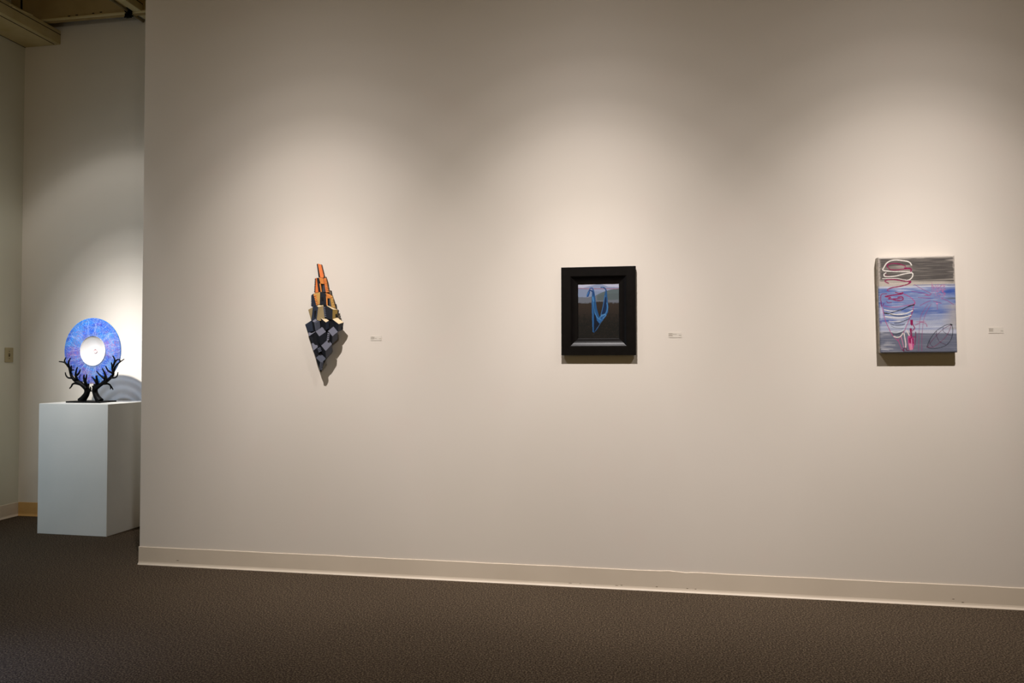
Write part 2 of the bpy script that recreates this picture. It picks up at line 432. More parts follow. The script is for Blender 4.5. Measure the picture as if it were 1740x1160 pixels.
# ------------------------------------------------------------------ stepped wall sculpture
DC = dict(o=(226, 122, 62), o2=(206, 128, 60), oc=(196, 152, 84), oc2=(176, 134, 64), ol=(150, 130, 92), ol2=(138, 112, 56),
          cr=(206, 184, 146), k=(27, 29, 36), k2=(19, 20, 25), bl=(40, 46, 59), g=(103, 103, 114), g2=(80, 83, 94), g3=(66, 66, 70), br=(104, 90, 72), hole=(10, 9, 9))
SCULPT = attr_mat('painted_wood_facets', .65, .2)
def sculpture():
    c = at(546, 560, YW)
    root = empty('wall_sculpture', c, 'tapering stepped tower relief, orange above and dark grey below, hung on the gallery wall', 'sculpture')
    z1 = lambda x, y, d: at(500+x/10.55, 440+y/10.545, YW-d*.62)-c      # upper half
    z2 = lambda x, y, d: at(500+x/8.92, 530+y/8.923, YW-(d if d < .045 else .045+(d-.045)*.36))-c        # lower half
    class PM:                                                       # a part: faces with a colour each
        def __init__(s): s.V = []; s.F = []; s.C = []
        def face(s, pts, cn):
            i = len(s.V); s.V += [tuple(p) for p in pts]; s.F.append(tuple(range(i, i+len(pts)))); s.C.append(DC[cn] if isinstance(cn, str) else cn)
        def prism(s, pts, cn, side='k2', back=.014, shrink=.0):
            cen = sum(pts, Vector())/len(pts)
            bk = [p+Vector((0, back, 0))+(Vector((cen.x-p.x, 0, cen.z-p.z))*shrink) for p in pts]
            s.face(pts, cn); s.face(bk[::-1], side)
            n = len(pts)
            for i in range(n):
                j = (i+1) % n; e = pts[j]-pts[i]
                up = (abs(e.x) > abs(e.z)*1.2 and (pts[i].z+pts[j].z)/2 > cen.z)
                s.face([pts[i], bk[i], bk[j], pts[j]], ('cr' if side == 'crt' and up else (side if side != 'crt' else 'k2')))
        def build(s, name, parent=root, label=None):
            me = bpy.data.meshes.new(name); me.from_pydata(s.V, [], s.F); me.update()
            a = me.color_attributes.new('paint', 'FLOAT_COLOR', 'CORNER')
            for p, cc in zip(me.polygons, s.C):
                l = lin(cc)
                for li in p.loop_indices: a.data[li].color = (*l, 1)
            o = link(name, me, SCULPT, parent)
            if label: o['label'] = label
            return o
    def panel(pm, f, pts, cn, side='k2', back=.02, shrink=0.):
        pm.prism([f(x, y, d) for x, y, d in pts], cn, side, back, shrink)
    def stairs(pm, f, a, b, n, w, d0, d1, cn, rise=.004, hgt=None):
        """n small treads climbing from a to b; w is the tread half-width vector in the view"""
        for i in range(n):
            t0, t1 = i/n, (i+.62)/n
            p0 = (a[0]+(b[0]-a[0])*t0, a[1]+(b[1]-a[1])*t0); p1 = (a[0]+(b[0]-a[0])*t1, a[1]+(b[1]-a[1])*t1)
            d = d0+(d1-d0)*t0+rise
            panel(pm, f, [(p0[0]-w[0], p0[1]-w[1], d), (p0[0]+w[0], p0[1]+w[1], d), (p1[0]+w[0], p1[1]+w[1], d+.003), (p1[0]-w[0], p1[1]-w[1], d+.003)], cn, cn, .008)
    # backing cleat that carries the relief
    pm = PM(); panel(pm, z1, [(470, 420, .04), (510, 420, .04), (560, 800, .04), (560, 1150, .04), (440, 1150, .04), (430, 800, .04)], 'k2', 'k2', .0255)
    pm.build('mounting_block')
    # spire
    pm = PM()
    panel(pm, z1, [(422, 84, .05), (474, 95, .048), (528, 335, .058), (466, 330, .062)], 'o', 'k', .022)
    panel(pm, z1, [(403, 90, .036), (424, 84, .049), (468, 330, .061), (436, 326, .045)], 'k', 'k2', .015)
    stairs(pm, z1, (477, 110), (527, 322), 8, (4, 0), .045, .054, 'o', .003)
    pm.build('spire', label='orange spire with notched edge')
    # upper tower
    pm = PM()
    panel(pm, z1, [(376, 342, .034), (408, 338, .045), (438, 592, .052), (360, 606, .036)], 'o', 'k', .015)
    panel(pm, z1, [(404, 340, .05), (441, 330, .062), (470, 586, .07), (434, 592, .056)], 'k', 'k2', .02)
    panel(pm, z1, [(440, 330, .064), (518, 342, .06), (536, 446, .064), (470, 440, .068)], 'o2', 'k2', .02)
    panel(pm, z1, [(450, 440, .066), (476, 440, .068), (496, 590, .074), (474, 592, .072)], 'o2', 'k2', .02)
    panel(pm, z1, [(474, 436, .06), (516, 438, .058), (500, 584, .062), (482, 584, .062)], 'hole', 'hole', .02)
    panel(pm, z1, [(512, 342, .054), (530, 350, .05), (572, 590, .056), (492, 590, .062), (516, 440, .058)], 'g3', 'k2', .02)
    panel(pm, z1, [(526, 345, .058), (572, 345, .046), (620, 612, .05), (566, 594, .066)], 'o', 'k', .015)
    stairs(pm, z1, (556, 352), (602, 600), 8, (16, 3), .052, .058, 'o2', .003)
    stairs(pm, z1, (377, 352), (364, 600), 8, (-9, 0), .036, .038, 'k', .003)
    panel(pm, z1, [(540, 322, .04), (566, 318, .038), (572, 350, .04), (530, 350, .045)], 'br', 'k', .012)
    panel(pm, z1, [(606, 552, .04), (652, 560, .03), (662, 632, .034), (618, 612, .045)], 'br', 'k', .015)
    pm.build('upper_tower', label='orange tower tier with open doorway')
    # middle tower
    pm = PM()
    panel(pm, z1, [(470, 585, .076), (562, 604, .07), (650, 636, .052), (465, 600, .075)], 'cr', 'k', .02)
    panel(pm, z1, [(308, 646, .034), (346, 618, .046), (412, 842, .056), (310, 852, .04)], 'bl', 'k2', .015)
    stairs(pm, z1, (310, 655), (308, 845), 6, (-8, 0), .036, .04, 'bl', .003)
    panel(pm, z1, [(344, 622, .05), (466, 588, .074), (462, 800, .08), (400, 846, .06)], 'oc', 'k', .02)
    stairs(pm, z1, (378, 640), (426, 825), 6, (30, -5), .058, .068, 'o2', .003)
    panel(pm, z1, [(464, 588, .078), (562, 608, .07), (578, 830, .078), (458, 806, .084)], 'k', 'k2', .02)
    panel(pm, z1, [(486, 690, .0815), (508, 672, .081), (520, 700, .081), (520, 740, .083), (488, 735, .084)], 'hole', 'hole', .01)
    panel(pm, z1, [(560, 606, .072), (652, 636, .054), (672, 700, .056), (592, 704, .068)], 'o2', 'k2', .02)
    panel(pm, z1, [(560, 640, .07), (594, 700, .07), (600, 830, .076), (574, 828, .078)], 'o2', 'k2', .02)
    panel(pm, z1, [(590, 702, .062), (636, 706, .056), (634, 830, .062), (596, 826, .066)], 'hole', 'hole', .02)
    panel(pm, z1, [(622, 680, .06), (645, 720, .06), (668, 860, .064), (630, 846, .066)], 'g3', 'k2', .02)
    panel(pm, z1, [(636, 640, .058), (676, 652, .046), (748, 892, .05), (664, 866, .064)], 'oc2', 'k', .015)
    stairs(pm, z1, (664, 662), (716, 880), 7, (18, 6), .05, .056, 'oc', .003)
    panel(pm, z1, [(696, 786, .04), (738, 806, .03), (748, 884, .034), (730, 872, .04)], 'br', 'k', .015)
    pm.build('middle_tower', label='ochre tower tier with stairs and windows')
    # lower tower
    pm = PM()
    panel(pm, z1, [(250, 908, .03), (334, 862, .045), (330, 1080, .05), (300, 1092, .04)], 'ol', 'k', .015)
    panel(pm, z1, [(332, 862, .05), (412, 836, .062), (440, 870, .066), (396, 1100, .07), (306, 1110, .048)], 'bl', 'k2', .02)
    panel(pm, z1, [(358, 930, .068), (398, 920, .071), (384, 1060, .075), (360, 1040, .069)], 'hole', 'hole', .01)
    stairs(pm, z1, (425, 870), (392, 1090), 7, (17, 10), .072, .078, 'bl', .003)
    panel(pm, z1, [(404, 842, .066), (436, 822, .07), (520, 822, .078), (524, 836, .08), (432, 858, .08)], 'cr', 'k', .02)
    panel(pm, z1, [(430, 858, .084), (524, 834, .084), (548, 1050, .09), (462, 1110, .088), (402, 1090, .082)], 'ol', 'k', .02)
    panel(pm, z1, [(524, 834, .08), (584, 836, .076), (580, 1068, .085), (546, 1062, .088)], 'k', 'k2', .02)
    stairs(pm, z1, (534, 860), (558, 1050), 5, (18, 5), .084, .09, 'g2', .003)
    panel(pm, z1, [(576, 838, .082), (692, 902, .07), (684, 1086, .078), (568, 1064, .09)], 'k', 'k2', .02)
    panel(pm, z1, [(582, 836, .083), (602, 832, .078), (778, 908, .052), (690, 902, .071)], 'cr', 'k', .02)
    panel(pm, z1, [(690, 902, .072), (778, 912, .052), (766, 1080, .056), (682, 1088, .078)], 'ol2', 'k', .02)
    panel(pm, z1, [(738, 990, .064), (764, 976, .058), (766, 1066, .059), (744, 1072, .063)], 'hole', 'hole', .01)
    panel(pm, z1, [(768, 990, .044), (822, 1018, .03), (800, 1092, .034), (760, 1080, .046)], 'br', 'k', .012)
    pm.build('lower_tower', label='olive and dark tower tier with stairs')
    # inverted wedge of blocks
    pm = PM()
    panel(pm, z2, [(165, 190, .045), (262, 125, .05), (520, 100, .055), (745, 165, .045), (738, 225, .045), (662, 305, .045), (578, 490, .045), (487, 702, .045), (440, 800, .045), (405, 917, .045), (215, 345, .045)], 'k2', 'k2', .02, .25)
    pm.build('wedge_body')
    pm = PM()
    panel(pm, z2, [(165, 190, .052), (262, 125, .06), (290, 290, .066), (215, 302, .054)], 'bl', 'k2', .02)
    pm.build('block')
    def block(F, L, R, D, df=.095, top='g', lf='k', rf='bl', steps=None):
        pm = PM(); o = Vector(F)
        def p(a, b, e):   # combination of the three edge vectors
            x = F[0]+a*(L[0]-F[0])+b*(R[0]-F[0])+e*D[0]; y = F[1]+a*(L[1]-F[1])+b*(R[1]-F[1])+e*D[1]
            return z2(x, y, max(.012, df-.022*a-.022*b-.02*e))
        q = {(a, b, e): p(a, b, e) for a in (0, 1) for b in (0, 1) for e in (0, 1)}
        pm.face([q[0, 0, 0], q[0, 1, 0], q[1, 1, 0], q[1, 0, 0]], top)
        pm.face([q[0, 0, 0], q[1, 0, 0], q[1, 0, 1], q[0, 0, 1]], lf)
        pm.face([q[0, 0, 0], q[0, 0, 1], q[0, 1, 1], q[0, 1, 0]], rf)
        pm.face([q[1, 1, 0], q[0, 1, 0], q[0, 1, 1], q[1, 1, 1]], 'k2')
        pm.face([q[1, 0, 0], q[1, 1, 0], q[1, 1, 1], q[1, 0, 1]], 'k2')
        pm.face([q[0, 0, 1], q[1, 0, 1], q[1, 1, 1], q[0, 1, 1]], 'k2')
        b = pm.build('block')
        if steps:
            pm = PM()
            for st in steps: stairs(pm, z2, *st)
            pm.build('stair', b)
    block((300, 157), (275, 135), (348, 125), (25, 135), .088, 'g', 'k2', 'g2')
    block((330, 160), (300, 157), (386, 130), (8, 130), .086, 'g2', 'g2', 'g2')
    block((478, 156), (402, 93), (526, 130), (0, 118), .096, 'cr', 'k2', 'bl')
    block((675, 182), (580, 110), (748, 156), (-12, 116), .080, 'cr', 'k', 'g3')
    block((225, 366), (213, 312), (317, 300), (45, 108), .075, 'g', 'k', 'k')
    block((380, 368), (325, 295), (480, 298), (22, 140), .100, 'g', 'k2', 'k')
    block((578, 365), (512, 287), (660, 298), (-4, 118), .090, 'g', 'k2', 'g3', [((520, 320), (508, 435), 4, (16, 6), .086, .09, 'g')])
    block((290, 585), (262, 480), (356, 530), (40, 112), .080, 'g', 'k', 'k', [((372, 545), (392, 610), 3, (20, -10), .086, .09, 'g2')])
    block((475, 590), (402, 500), (573, 487), (6, 112), .098, 'g', 'k2', 'g3')
    # the point of the wedge: a rhombus top over a long tapering tip
    pm = PM(); a, l, r, bk, ap = [z2(*q) for q in ((410, 772, .088), (328, 695, .07), (484, 704, .066), (402, 628, .055), (405, 917, .05))]
    lo, ro = z2(350, 770, .06), z2(452, 770, .06); cen = z2(402, 700, .02)
    pm.face([a, r, bk, l], 'g2'); pm.face([a, l, lo, ap], 'k2'); pm.face([a, ap, ro, r], 'k')
    pm.face([l, bk, cen], 'k2'); pm.face([bk, r, cen], 'k2'); pm.face([l, cen, ap, lo], 'k2'); pm.face([r, ro, ap, cen], 'k2')
    b = pm.build('block')
    pm = PM(); stairs(pm, z2, (418, 752), (397, 880), 7, (21, 7), .096, .06, 'g2', .003)
    pm.build('stair', b)
sculpture()

# ------------------------------------------------------------------ painting tools
class Canvas:
    def __init__(s, nx, ny): s.nx, s.ny = nx, ny; s.A = np.zeros((ny, nx, 3)); s.U, s.V = np.meshgrid((np.arange(nx)+.5)/nx, (np.arange(ny)+.5)/ny)
    def blend(s, m, c): s.A = s.A*(1-m[..., None])+lin(c)*m[..., None]
    def poly(s, pts, c, a=1., soft=0.):
        x, y = s.U, s.V; ins = np.zeros(x.shape, bool); n = len(pts)
        for i in range(n):
            (x0, y0), (x1, y1) = pts[i], pts[(i+1) % n]
            if y0 == y1: continue
            ins ^= ((y0 > y) != (y1 > y)) & (x < (x1-x0)*(y-y0)/(y1-y0)+x0)
        s.blend(ins*a, c)
    def stroke(s, pts, w, c, a=1., smooth=True, asp=1., jag=0., w1=None):
        """polyline of width w (in units of the canvas width); asp = height/width"""
        P = [Vector((u, v*asp, 0)) for u, v in pts]
        if smooth and len(P) > 2: P, _ = catmull(P, [0]*len(P), 5)
        m = np.zeros(s.U.shape); x, y = s.U, s.V*asp; dry = s.dry if hasattr(s, 'dry') else 1.
        wob = 1+jag*(np.sin(x*140)*np.sin(y*170+1)) if jag else 1.
        n = len(P)-1; w1 = w if w1 is None else w1
        for i, (p, q) in enumerate(zip(P, P[1:])):
            d = q-p; L = d.length_squared+1e-12
            t = np.clip(((x-p.x)*d.x+(y-p.y)*d.y)/L, 0, 1)
            ww = (w+(w1-w)*i/max(n, 1))/2*wob
            dd = np.hypot(x-p.x-t*d.x, y-p.y-t*d.y)
            m = np.maximum(m, np.clip((ww-dd)/.0035+.5, 0, 1))
        s.blend(m*a*dry, c)
    def streak(s, seed, fx, fy):
        g = np.random.default_rng(seed).random((200, 200)); x = s.U*fx; y = s.V*fy
        x0 = x.astype(int) % 200; y0 = y.astype(int) % 200; fx_ = x-np.floor(x); fy_ = y-np.floor(y)
        fx_ = fx_*fx_*(3-2*fx_); fy_ = fy_*fy_*(3-2*fy_); x1 = (x0+1) % 200; y1 = (y0+1) % 200
        return (g[x0, y0]*(1-fx_)+g[x1, y0]*fx_)*(1-fy_)+(g[x0, y1]*(1-fx_)+g[x1, y1]*fx_)*fy_
    def mesh(s, name, W, H, warp=None):
        nx, ny = s.nx, s.ny
        xs = np.linspace(0, W, nx); zs = np.linspace(H, 0, ny)
        X, Z = np.meshgrid(xs, zs); V = np.stack([X, np.zeros_like(X), Z], -1).reshape(-1, 3)
        if warp is not None: V = warp(V)
        i = np.arange((ny-1)*nx).reshape(ny-1, nx)[:, :-1].ravel()
        F = np.stack([i, i+nx, i+nx+1, i+1], -1)
        me = bpy.data.meshes.new(name); me.from_pydata(V.tolist(), [], F.tolist()); me.update()
        a = me.color_attributes.new('paint', 'FLOAT_COLOR', 'POINT')
        cc = np.ones((nx*ny, 4), np.float32); cc[:, :3] = s.A.reshape(-1, 3); a.data.foreach_set('color', cc.ravel())
        return me

# ------------------------------------------------------------------ framed picture of a blue cloth
def framed_picture():
    dep = .030
    x0, x1, zb, zt = -.4915, -.0718, 1.3095, 1.8092
    W, H = x1-x0, zt-zb
    root = empty('framed_painting', (x0, YW, zb), 'small painting of a hanging blue cloth in a wide black frame', 'painting')
    # moulding profile: distance in from the outer edge, height off the wall
    prof = [(.010, .002), (.010, .006), (.0, .012), (0, dep-.002), (.002, dep), (.051, dep), (.0545, dep-.0012), (.058, dep-.0036), (.063, dep-.0072), (.069, dep-.0104), (.076, dep-.0130), (.084, dep-.0148), (.092, dep-.0160), (.0945, dep-.0182), (.096, .006), (.096, .002)]
    FR = noise_mat('black_lacquered_wood', srgb(9, 7, 7), srgb(14, 11, 11), 30., .38, .22)
    for side in range(4):
        bm = bmesh.new(); rows = []
        for o, h in prof:
            c = [(o, o), (W-o, o), (W-o, H-o), (o, H-o)]
            a, b = c[side], c[(side+1) % 4]
            rows.append((bm.verts.new((a[0], -h, a[1])), bm.verts.new((b[0], -h, b[1]))))
        for r, q in zip(rows, rows[1:]): bm.faces.new((r[0], r[1], q[1], q[0]))
        bm.faces.new((rows[0][0], rows[-1][0], rows[-1][1], rows[0][1]))
        bm.faces.new([r[0] for r in rows]); bm.faces.new([r[1] for r in rows][::-1])
        from_bm('frame_rail' if side % 2 == 0 else 'frame_stile', bm, FR, root)
    bm = bmesh.new(); box(bm, .08, W-.08, -.006, -.001, .08, H-.08); from_bm('backing', bm, mat('brown_backing', srgb(70, 55, 40), .9, .1), root)
    # the picture
    cv = Canvas(180, 240); q = lambda x, y: ((x-68)/775., (y-70)/1033.); asp = 1.33
    st = cv.streak(11, 60, 90)
    cv.A[:] = lin((176, 178, 196))
    cv.poly([q(60, 150), q(180, 150), q(300, 120), q(420, 88), q(520, 90), q(640, 140), q(850, 150), q(850, 320), q(60, 320)], (132, 142, 168))
    cv.poly([q(60, 150), q(250, 175), q(380, 215), q(560, 230), q(560, 320), q(60, 330)], (120, 132, 156))
    cv.poly([q(400, 300), q(480, 260), q(580, 220), q(700, 190), q(850, 180), q(850, 400), q(400, 400)], (84, 96, 98))
    cv.poly([q(60, 320), q(250, 330), q(420, 300), q(850, 330), q(850, 480), q(60, 480)], (98, 102, 110))
    cv.poly([q(430, 310), q(560, 270), q(850, 260), q(850, 380), q(430, 390)], (80, 90, 92))
    v = cv.V; edge = .335+.03*(st-.5)+.015*np.sin(cv.U*9)
    cv.blend(np.clip((v-edge)/.02, 0, 1), (46, 37, 31))
    cv.blend(np.clip((v-.42)/.3, 0, 1), (21, 20, 18))
    cv.blend(np.clip((st-.6)*2, 0, .5)*(v > .34), (48, 39, 32))
    cv.blend(np.clip((cv.streak(12, 25, 40)-.55)*2, 0, .6)*(v > .55), (16, 18, 16))
    cv.stroke([q(60, 158), q(300, 170), q(850, 178)], .012, (150, 60, 74), .9, asp=asp)
    B, Bd, Bl, N = (30, 76, 122), (14, 36, 68), (70, 126, 176), (9, 18, 34)
    cv.poly([q(345, 170), q(362, 165), q(385, 250), q(405, 400), q(430, 560), q(470, 690), q(500, 700), q(500, 640), q(540, 480), q(565, 300), q(590, 190), q(610, 200), q(622, 350), q(636, 500), q(630, 610), q(585, 690), q(500, 800), q(430, 920), q(372, 985), q(345, 970), q(335, 700), q(328, 450), q(333, 300)], B)
    cv.poly([q(385, 580), q(420, 660), q(480, 740), q(520, 770), q(440, 880), q(375, 975), q(372, 700)], N)
    cv.poly([q(390, 590), q(430, 690), q(490, 745), q(560, 720), q(475, 820), q(425, 760)], (38, 88, 140))
    cv.poly([q(505, 650), q(550, 470), q(580, 330), q(600, 330), q(606, 480), q(590, 610), q(530, 660)], Bd)
    cv.stroke([q(350, 320), q(360, 380), q(378, 560), q(398, 640), q(450, 720), q(500, 745)], .022, Bl, .7, asp=asp)
    cv.stroke([q(352, 340), q(362, 395)], .035, Bl, .8, asp=asp)
    cv.stroke([q(350, 420), q(352, 700), q(356, 965)], .02, (46, 96, 146), .6, asp=asp)
    cv.stroke([q(375, 420), q(376, 700), q(368, 960)], .014, N, .7, asp=asp)
    cv.stroke([q(500, 655), q(535, 520), q(575, 300)], .018, (56, 106, 156), .7, asp=asp)
    cv.stroke([q(610, 440), q(622, 540), q(580, 640), q(500, 690)], .022, Bl, .7, asp=asp)
    cv.stroke([q(480, 715), q(520, 660), q(590, 660), q(540, 720)], .028, (80, 130, 176), .7, asp=asp)
    cv.stroke([q(480, 700), q(540, 690), q(575, 670)], .014, (30, 70, 120), .8, asp=asp)
    cv.stroke([q(420, 915), q(480, 830), q(540, 745)], .008, (80, 110, 140), .6, asp=asp)
    cv.poly([q(235, 290), q(262, 220), q(292, 200), q(300, 240), q(270, 320), q(240, 325)], (30, 66, 116))
    cv.stroke([q(240, 300), q(275, 235)], .02, (70, 120, 176), .7, asp=asp)
    cv.stroke([q(285, 200), q(320, 205), q(355, 240), q(372, 290)], .03, (28, 60, 106), 1, asp=asp)
    cv.stroke([q(290, 190), q(310, 160), q(345, 160), q(358, 200)], .026, (44, 86, 140), 1, asp=asp)
    cv.stroke([q(505, 150), q(545, 150), q(580, 175), q(600, 215)], .03, (30, 66, 112), 1, asp=asp)
    cv.stroke([q(510, 148), q(545, 146)], .012, (96, 140, 186), .7, asp=asp)
    pw, ph = W-.184, H-.184
    me = cv.mesh('picture', pw, ph)
    p = link('picture', me, attr_mat('oil_picture', .45, .3), root); p.location = (.092, -.0095, .092)
    p['label'] = 'dusky landscape with a blue cloth knotted over a red line'
framed_picture()

# ------------------------------------------------------------------ abstract canvas on the right
def abstract_canvas():
    t = .044
    TL, TR, BR, BL = [at(px, py, YW-t) for px, py in ((1491.0, 436.0), (1622.3, 432.8), (1627.2, 598.2), (1496.0, 599.9))]
    root = empty('abstract_painting', (BL.x, YW, BL.z), 'unframed grey and blue abstract canvas with magenta and white scribbled lines', 'painting')
    W = ((TR-TL).length+(BR-BL).length)/2; H = ((TL-BL).length+(TR-BR).length)/2
    cv = Canvas(300, 380); asp = H/W
    def q(x, y):      # overview coordinates of the canvas front
        v = (y-80)/862.; l = 113+v*32; r = 803+v*22; return ((x-l)/(r-l), v)
    def a1(x, y): return q((1485+x/12.89-1470)*5.272, (430+y/12.89-420)*5.273)       # upper left detail
    def a2(x, y): return q((1485+x/12.21-1470)*5.272, (510+y/12.21-420)*5.273)       # lower left detail
    def a3(x, y): return q((1550+x/12.89-1470)*5.272, (430+y/12.89-420)*5.273)       # upper right detail
    def a4(x, y): return q((1550+x/12.21-1470)*5.272, (510+y/12.21-420)*5.273)       # lower right detail
    U, V = cv.U, cv.V
    s1 = cv.streak(21, 5, 150); s2 = cv.streak(22, 9, 70); s3 = cv.streak(23, 3, 40); wv = cv.streak(24, 150, 150)
    cv.A[:] = lin((186, 176, 164))
    cv.blend(np.clip((V-.30)/.02, 0, 1), (184, 186, 200))
    edge = np.minimum(U, 1-U)
    m = np.clip((V-.015-.01*s2)/.01, 0, 1)*np.clip((.272+.03*(s1-.5)+.02*(U-.3)-V)/.02, 0, 1)
    cv.blend(m*np.clip(.74+.42*s1, 0, 1)*np.clip((edge-.02*s2-.005)/.02, 0, 1)*np.clip(1-1.0*np.clip((s3-.75)*3, 0, 1), 0, 1), (84, 79, 76))
    cv.blend(m*np.clip((s2-.6)*2, 0, .6), (112, 106, 100))
    cv.blend(m*np.clip((.05-U)/.05, 0, 1)*.8*s1, (196, 182, 172))
    # blue field
    m = np.clip((V-.315-.012*s1)/.012, 0, 1)*np.clip((.77-V)/.02, 0, 1)
    cv.blend(m, (122, 136, 176)); cv.blend(m*np.clip((s2-.5)*2.4, 0, 1)*.75, (78, 102, 166))
    cv.blend(m*np.clip((s1-.55)*2, 0, 1)*.6, (128, 148, 190))
    cv.blend(m*np.clip((cv.streak(25, 7, 110)-.66)*4, 0, 1)*.8, (178, 184, 206))
    cv.blend(m*np.clip((V-.60)/.08, 0, 1)*np.clip(.35+s1, 0, 1)*.9, (170, 174, 190))
    cv.blend(m*np.clip((U-.80)/.15, 0, 1)*np.clip((V-.48)/.04, 0, 1)*.8, (166, 160, 158))
    cv.blend(np.clip(1-np.abs(V-.322)/.013, 0, 1)*np.clip(.3+s1, 0, 1), (196, 198, 210))
    cv.blend(np.clip(1-np.abs(V-.302)/.007, 0, 1)*(U > .45)*np.clip(.2+s2, 0, 1), (96, 116, 160))
    cv.blend(np.clip(1-np.abs(V-.312)/.005, 0, 1)*np.clip((U-.85)/.05, 0, 1), (44, 58, 120))
    for (cx, cy, rx, ry, a, c) in ((.92, .375, .13, .04, .9, (52, 82, 158)), (.10, .36, .14, .03, .7, (70, 98, 160)), (.62, .58, .3, .02, .8, (58, 86, 152)), (.08, .50, .1, .05, .6, (66, 92, 166)), (.95, .445, .1, .012, .9, (92, 96, 110)),
                                   (.45, .56, .6, .02, .5, (62, 92, 160)), (.11, .665, .13, .015, .9, (56, 84, 160)), (.03, .57, .03, .08, .8, (206, 204, 222)), (.02, .68, .02, .02, .8, (92, 62, 150)), (.5, .73, .6, .016, .8, (196, 200, 212)), (.4, .775, .7, .01, .8, (184, 186, 196))):
        cv.blend(np.clip(1-((U-cx)/rx)**2-((V-cy)/ry)**2, 0, 1)**.6*a*np.clip(.45+.8*s1, 0, 1), c)
    # grey lower band
    m = np.clip((V-.785+.012*np.sin(U*3+2)+.008*(s1-.5))/.01, 0, 1)
    cv.blend(m, (104, 108, 124)); cv.blend(m*np.clip((s1-.6)*2, 0, .5), (132, 134, 146)); cv.blend(m*np.clip((.25-U)/.2, 0, 1)*np.clip((s2-.45)*3, 0, 1)*.8, (166, 166, 172))
    for yy, a, b in ((.955, .02, .17), (.985, .03, .3), (.915, .05, .2)):
        cv.blend(np.clip(1-np.abs(V-yy)/.004, 0, 1)*(U > a)*(U < b)*.8, (196, 194, 196))
    cv.A *= (1-.10*(wv[..., None]-.3))
    # drawn lines
    cv.dry = np.clip(.62+.75*cv.streak(31, 110, 130), 0, 1)
    Wh, Mg, Pk, Bk = (232, 224, 214), (138, 22, 78), (178, 66, 124), (20, 20, 30)
    S = lambda pts, w, c, a=1., f=a1, **k: cv.stroke([f(*p) for p in pts], w*.66, c, a, asp=asp, **{**k, **({'w1': k['w1']*.66} if 'w1' in k else {})})
    S([(830, 262), (800, 215), (735, 180), (600, 158), (480, 145), (370, 160), (280, 215), (225, 300), (200, 350), (240, 372), (330, 382)], .024, Wh)
    S([(300, 382), (500, 398), (700, 405), (830, 410)], .02, Wh)
    S([(270, 420), (230, 450), (245, 495), (350, 505), (500, 490), (640, 460), (760, 440), (850, 440), (855, 510), (800, 575), (740, 595)], .022, Wh)
    S([(195, 545), (350, 548), (520, 550), (640, 575), (720, 590)], .014, Wh)
    S([(330, 650), (430, 665), (540, 655), (600, 660), (760, 650)], .012, (206, 190, 182), .8)
    S([(700, 285), (600, 245), (480, 220), (370, 225), (300, 245), (310, 290), (370, 350), (500, 360), (640, 350), (760, 340)], .022, Mg)
    S([(690, 330), (800, 338), (825, 370), (815, 410)], .04, Mg, w1=.02)
    S([(260, 450), (290, 480), (340, 490)], .012, Mg, .7)
    S([(330, 650), (270, 620), (255, 590), (320, 568), (440, 570), (560, 590), (700, 615), (810, 615), (800, 650), (720, 690), (560, 725), (420, 745), (330, 772)], .024, Mg)
    S([(770, 615), (810, 630), (780, 660)], .034, Mg)
    S([(330, 772), (300, 805), (350, 820)], .014, (150, 40, 100))
    S([(480, 850), (560, 870), (650, 860), (600, 895), (450, 905), (260, 935), (380, 960), (330, 990), (440, 1000)], .02, Mg)
    S([(640, 870), (520, 900), (420, 912), (300, 930)], .022, Mg)
    S([(540, 960), (620, 950), (650, 990), (620, 1030), (520, 1030), (430, 1000), (520, 990), (610, 985)], .024, Mg)
    S([(290, 1040), (320, 1075), (400, 1065)], .016, Mg, .8)
    S([(290, 880), (200, 880), (165, 920), (165, 1050), (180, 1150)], .014, Mg)
    S([(665, 890), (760, 935), (850, 1000), (905, 1070), (885, 1130), (760, 1150)], .014, Pk)
    S([(170, 1040), (185, 1150), (230, 1090)], .022, (110, 40, 110), .8)
    f = a2
    S([(225, 105), (350, 130), (480, 135), (640, 110), (840, 70)], .012, Pk, .85, f)
    S([(190, 130), (205, 220), (250, 400), (330, 580), (410, 720), (510, 825)], .012, Pk, 1, f)
    S([(510, 825), (540, 780), (610, 690), (690, 520), (760, 350), (810, 230), (840, 90), (860, 30)], .012, Pk, 1, f)
    S([(820, 200), (795, 270), (770, 340)], .022, Mg, .8, f)
    S([(230, 185), (360, 210), (480, 210), (560, 200)], .02, Wh, .95, f)
    S([(240, 240), (380, 275), (560, 285), (700, 260), (810, 210)], .022, Wh, .95, f)
    S([(250, 320), (400, 350), (560, 355), (700, 330), (780, 305)], .02, Wh, .95, f)
    S([(330, 420), (450, 430), (560, 425)], .014, Wh, .7, f)
    S([(330, 500), (470, 555), (600, 545), (690, 470)], .03, (200, 206, 216), .6, f)
    S([(370, 640), (470, 660), (560, 640), (640, 600)], .02, (206, 210, 216), .8, f)
    S([(430, 740), (500, 755), (560, 740), (610, 680)], .022, Wh, .9, f)
    S([(230, 250), (330, 265), (480, 215), (600, 185), (720, 130), (845, 90)], .018, Bk, 1, f)
    S([(235, 250), (310, 262)], .028, Bk, 1, f)
    S([(740, 120), (845, 92)], .026, Bk, 1, f)
    S([(360, 285), (500, 315), (620, 315), (710, 308)], .016, Bk, .9, f)
    S([(440, 460), (540, 455), (640, 420), (750, 375)], .014, Bk, .95, f)
    S([(360, 478), (440, 500), (550, 505), (650, 492)], .013, Bk, .9, f)
    S([(370, 520), (460, 560), (620, 575)], .010, (60, 60, 70), .8, f)
    S([(410, 700), (500, 690), (580, 660), (640, 625)], .014, Bk, .9, f)
    S([(470, 725), (540, 715), (590, 690)], .010, Bk, .8, f)
